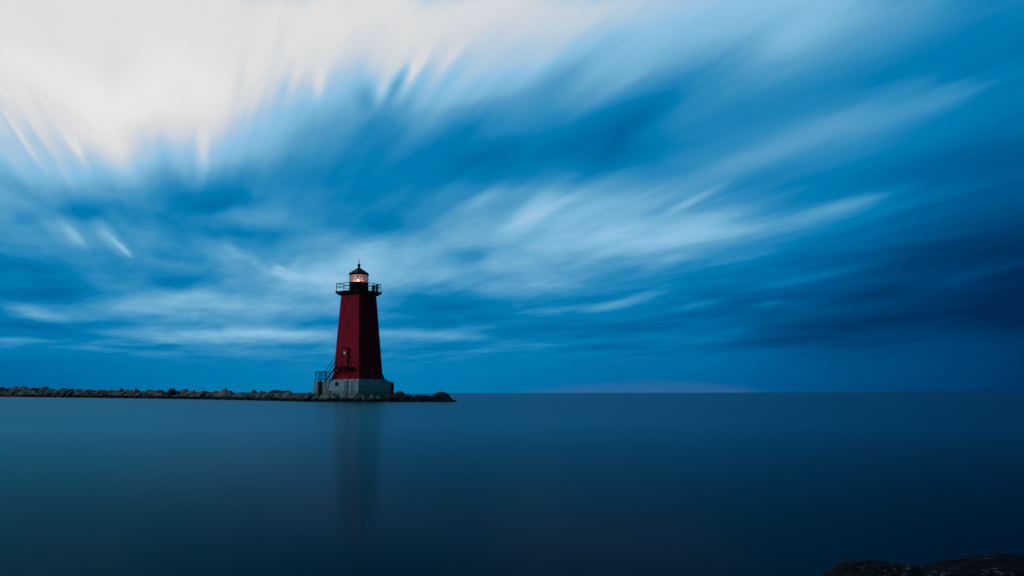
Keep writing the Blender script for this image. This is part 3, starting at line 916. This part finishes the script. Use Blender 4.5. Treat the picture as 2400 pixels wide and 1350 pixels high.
def level(x, y):
    x = min(max(x, 0), 2399.9); y = min(max(y, 0), 911.9)
    i = int(x // 150); fx = x / 150 - i
    j = max(k for k in range(len(GY) - 1) if GY[k] <= y); fy = (y - GY[j]) / (GY[j + 1] - GY[j])
    a = GL[j][i] * (1 - fx) + GL[j][i + 1] * fx
    b = GL[j + 1][i] * (1 - fx) + GL[j + 1][i + 1] * fx
    return a * (1 - fy) + b * fy

PAL = [(0, (0, 30, 66)), (10, (0, 44, 86)), (20, (0, 66, 117)), (30, (0, 88, 143)), (40, (0, 108, 164)), (50, (2, 124, 179)),
       (58, (48, 140, 190)), (66, (82, 156, 198)), (74, (114, 177, 211)), (82, (138, 191, 225)), (88, (168, 199, 222)), (93, (203, 211, 220)),
       (97, (222, 222, 222)), (100, (238, 238, 238))]
WISPS = [  # photo column, row, tilt, half length, half width, change of brightness
 (1260,495,38,80,22,11),(1310,520,28,190,65,5),(1600,535,10,190,36,6),(1985,480,17,130,17,11),(1605,477,26,62,8,9),
 (655,630,-40,22,9,9),(668,640,-8,44,11,8),(690,634,70,20,10,3),(282,578,-46,26,5,10),(258,556,-48,52,14,9),(175,552,-42,36,9,7),(150,540,-36,60,22,4),(345,548,-6,50,28,7),(60,728,-14,75,14,10),
 (290,708,6,130,28,5),(610,785,-2,190,16,8),(400,792,-4,150,10,6),(1030,787,-4,160,12,10),(30,797,-2,65,7,10),(270,822,-5,120,7,7),
 (1485,702,15,95,11,9),(1390,719,5,150,11,7),(1635,715,10,55,7,8),(1812,710,11,28,5,10),(1722,778,6,34,6,6),(2280,205,22,170,22,5),
 (2000,292,18,230,36,5),(1700,398,22,210,26,6),(1090,600,12,45,20,-9),(1000,698,-3,130,32,-8),(1500,300,22,140,46,-6),(1100,388,20,110,34,-5),
 (612,175,77,110,13,2.5),(560,165,82,90,12,-2),(665,190,74,70,14,-3),(640,110,70,90,20,-1.5),(700,150,70,60,12,1.5),(951,196,62,70,13,9),(1012,200,55,62,14,5),(893,214,70,40,12,6),(750,198,86,44,10,5),(170,330,-60,70,9,6),(120,300,-60,80,12,-1.5),(60,335,-56,70,7,5),(85,325,-56,70,7,-3),(20,290,-58,60,12,-2),(330,290,-75,60,12,-2),
 (475,342,88,70,14,6),(923,206,63,42,13,-10),(848,228,85,34,26,-8),(1230,185,46,80,20,3),(520,600,-25,80,22,4),(840,650,0,120,40,4),
 (1130,480,20,70,16,5),(1850,610,12,90,12,-4),(2050,690,8,110,16,-5),(1950,760,4,170,16,-4),(2300,640,14,140,14,4),(1950,640,10,110,8,4),(1880,655,9,80,6,5),
 (1800,800,4,120,10,-5),(1450,765,0,200,12,-4),(30,470,-30,60,18,4),(160,490,-10,70,20,-4),(480,465,-5,90,26,-4),(120,660,-4,130,24,-4),
 (70,505,-5,44,15,-6),(210,487,0,80,24,-7),(520,480,0,80,15,-6),(565,556,-12,66,19,-7),(880,538,6,95,26,-7),(50,618,-6,80,16,-7),(420,664,6,75,14,-9),
 (110,692,0,150,17,-8),(200,762,0,220,9,-5),(800,752,0,60,8,-4),(600,520,0,70,24,5),(400,622,-6,70,13,6),(150,642,-3,130,13,5),(430,712,4,200,22,5),
 (700,645,0,110,32,3),(900,592,6,90,26,4),(570,602,-24,55,10,6),(680,787,-2,130,14,5),(1010,786,-2,120,9,4),(1270,452,14,90,15,4),(1120,472,26,60,13,5),
 (1440,545,20,80,14,4),(1400,602,20,60,11,4),(1560,612,15,55,12,5),(1450,640,12,70,9,-4),(1330,470,34,60,10,4),(1700,560,10,120,22,4),(950,480,30,60,18,-3),
 (1560,130,28,160,24,1),(1800,95,20,160,24,3)]

world = bpy.data.worlds.new("World"); scene.world = world
world.use_nodes = True
W = NT(world.node_tree); W.n.clear()
out = W.node("ShaderNodeOutputWorld"); bg = W.node("ShaderNodeBackground")
d = W.node("ShaderNodeTexCoord").outputs["Generated"]
dx, dy, dz = W.sep(d)
dzp = W.m("MAXIMUM", dz, 0.004)
# cloud sheet: coordinates along and across the wind that drew the clouds out
sv = ray(430, HOR_C).x
wind = Vector((sv, 1, 0)).normalized(); crs = Vector((wind.y, -wind.x, 0))
dzs = W.m("ADD", dzp, 0.02)
u = W.m("DIVIDE", W.v("DOT_PRODUCT", d, tuple(wind)), dzs)
v = W.m("DIVIDE", W.v("DOT_PRODUCT", d, tuple(crs)), dzs)
n_fine = W.noise(W.xyz(v, W.m("MULTIPLY", u, 0.10), 3.0), 6.0, 2.0, 0.5)
n_big = W.noise(W.xyz(v, W.m("MULTIPLY", u, 0.22), 9.0), 1.6, 2.0, 0.5)
drag = W.m("ADD", W.m("MULTIPLY", W.m("SUBTRACT", n_fine, 0.5), 0.25), W.m("MULTIPLY", W.m("SUBTRACT", n_big, 0.5), 0.30))
drag = W.m("MULTIPLY", drag, W.smooth(dz, 0.03, 0.33))
d2 = W.v("ADD", d, W.v("SCALE", tuple(wind), scale=drag))
ex, ey, ez = W.sep(d2)
hyp = W.m("SQRT", W.m("ADD", W.m("MULTIPLY", ex, ex), W.m("MULTIPLY", ey, ey)))
az = W.m("ARCTAN2", ex, ey)
azc = W.m("MINIMUM", W.m("MAXIMUM", az, -0.60), 0.60)
s = W.m("TANGENT", azc)
t = W.m("DIVIDE", W.m("DIVIDE", ez, hyp), W.m("COSINE", azc))
t = W.m("MINIMUM", W.m("MAXIMUM", t, 0.0), 0.62)
NC, SMAX = 25, 0.66
TROWS = [0.004, 0.022, 0.040, 0.059, 0.078, 0.100, 0.125, 0.152, 0.182, 0.212, 0.245, 0.280, 0.316, 0.352, 0.390, 0.430, 0.475]
sfac = W.m("MULTIPLY_ADD", s, 0.5 / SMAX, 0.5)
acc = None
for i, tt in enumerate(TROWS):
    stops = []
    for k in range(NC):
        ss = -SMAX + 2 * SMAX * k / (NC - 1)
        q = level(*to_px(ss, tt)) / 100
        stops.append((k / (NC - 1), (q, q, q)))
    row = W.ramp(sfac, stops, "B_SPLINE")
    if acc is None: acc = row
    else:
        t0, t1 = TROWS[i - 1], tt
        mid, h = (t0 + t1) / 2, (t1 - t0)
        acc = W.mix(W.smooth(t, mid - h * 0.85, mid + h * 0.85), acc, row)
L = acc
# wisps, ragged by the same drawn-out noise
jig = W.m("MULTIPLY", W.m("SUBTRACT", n_fine, 0.5), 0.016)
st = W.xyz(W.m("ADD", s, jig), t, 0.0)
tot = None
for (x, y, ang, hl, hw, amp) in WISPS:
    dd = ray(x, y)
    mp = W.node("ShaderNodeMapping", vector_type="TEXTURE")
    W.l.new(st, mp.inputs["Vector"])
    mp.inputs["Location"].default_value = (dd.x, dd.z, 0)
    mp.inputs["Rotation"].default_value = (0, 0, R(ang))
    mp.inputs["Scale"].default_value = (hl * 1.9 / F_PX, hw * 1.9 / F_PX, 1)
    gr = W.node("ShaderNodeTexGradient", gradient_type="SPHERICAL")
    W.l.new(mp.outputs[0], gr.inputs[0])
    g = W.smooth(gr.outputs["Fac"], 0.0, 1.0, 0.0, amp / 100 * 1.25)
    tot = g if tot is None else W.m("ADD", tot, g)
cap = W.smooth(t, 0.20, 0.28, 0.83, 0.955)             # a wisp fades into the bright deck, never outshines it
L = W.m("MINIMUM", W.m("ADD", L, tot), W.m("MAXIMUM", L, cap))
# streak texture
n_s1 = W.noise(W.xyz(v, W.m("MULTIPLY", u, 0.16), 21.0), 9.0, 4.0, 0.6)
n_s2 = W.noise(W.xyz(v, W.m("MULTIPLY", u, 0.35), 33.0), 2.6, 3.0, 0.55)
tex = W.m("ADD", W.m("MULTIPLY", W.m("SUBTRACT", n_s1, 0.5), 0.10), W.m("MULTIPLY", W.m("SUBTRACT", n_s2, 0.5), 0.20))
mids = W.m("MULTIPLY", W.smooth(L, 1.0, 0.80, 0.15, 1.0), W.smooth(L, 0.05, 0.35, 0.35, 1.0))
tex = W.m("MULTIPLY", W.m("MULTIPLY", tex, mids), W.m("MULTIPLY", W.smooth(dz, 0.06, 0.16, 0.25, 0.75), W.smooth(s, 0.10, 0.32, 1.0, 0.5)))
# softer banks low down, only a little drawn out
n_c = W.noise(W.xyz(v, W.m("MULTIPLY", u, 0.45), 51.0), 0.95, 5.0, 0.6)
low = W.m("MULTIPLY", W.smooth(dz, 0.025, 0.06), W.smooth(dz, 0.30, 0.16))
tex = W.m("ADD", tex, W.m("MULTIPLY", W.m("MULTIPLY", W.m("SUBTRACT", n_c, 0.5), 0.52), W.m("MULTIPLY", low, W.smooth(L, 0.12, 0.50, 0.15, 1.0))))
L = W.m("ADD", L, tex)
# unseen sky shaped for the light: dark above, right and behind, paler left
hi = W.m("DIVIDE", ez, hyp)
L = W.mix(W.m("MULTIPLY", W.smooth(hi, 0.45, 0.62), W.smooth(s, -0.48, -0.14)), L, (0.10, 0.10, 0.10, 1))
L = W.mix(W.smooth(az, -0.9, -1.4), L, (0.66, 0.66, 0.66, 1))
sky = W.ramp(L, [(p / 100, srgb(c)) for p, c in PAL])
unseen_side = W.m("MAXIMUM", W.smooth(az, 0.58, 1.0), W.smooth(az, -2.4, -3.14))
sky = W.mix(unseen_side, sky, (0.012, 0.095, 0.135, 1))
# low mauve cloud bank far out on the horizon
rag = W.m("MULTIPLY", W.m("SUBTRACT", W.noise(W.xyz(W.m("MULTIPLY", s, 14.0), W.m("MULTIPLY", t, 160.0)), 1.0, 3), 0.5), 0.008)
hum = W.m("MULTIPLY", W.smooth(s, -0.05, 0.18), W.smooth(s, 0.33, 0.19))
top = W.m("MULTIPLY", hum, 0.0125)
tr = W.m("ADD", t, rag)
mau = W.m("MULTIPLY", W.smooth(tr, W.m("ADD", top, 0.005), W.m("MULTIPLY", top, 0.45)), W.smooth(hum, 0.0, 0.6, 0, 0.42))
sky = W.mix(mau, sky, srgb((60, 104, 155)))
SUN_EL, SUN_AZ = R(20), R(-115)                          # compass-like: 0 is straight ahead, positive to the right
ns = W.node("ShaderNodeTexSky", sky_type="NISHITA")
ns.sun_disc = False; ns.sun_elevation = SUN_EL; ns.sun_rotation = SUN_AZ
nsc = W.v("SCALE", ns.outputs[0], scale=0.05)
behind = W.m("MULTIPLY", W.smooth(az, -0.9, -1.5), W.smooth(az, -3.0, -2.4, 0.0, 0.2))
sky = W.mix(behind, sky, nsc)
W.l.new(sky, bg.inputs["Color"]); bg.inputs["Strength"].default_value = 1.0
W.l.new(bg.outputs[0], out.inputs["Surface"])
world.cycles.sampling_method = "MANUAL"; world.cycles.sample_map_resolution = 512

sd = bpy.data.lights.new("sun", "SUN"); sd.energy = 0.52; sd.angle = R(30); sd.color = (0.80, 0.96, 1.0)
so = bpy.data.objects.new("sun", sd); COL.objects.link(so)
sdir = Vector((math.sin(SUN_AZ) * math.cos(SUN_EL), math.cos(SUN_AZ) * math.cos(SUN_EL), math.sin(SUN_EL)))
so.rotation_euler = sdir.to_track_quat("Z", "Y").to_euler()

# ------------------------------------------------------------------ render settings
scene.view_settings.view_transform = "Standard"
scene.view_settings.look = "None"
scene.view_settings.exposure = 0.0
scene.view_settings.gamma = 1.0
scene.cycles.use_denoising = True
scene.cycles.max_bounces = 6
scene.cycles.transparent_max_bounces = 12
scene.cycles.sample_clamp_indirect = 4.0
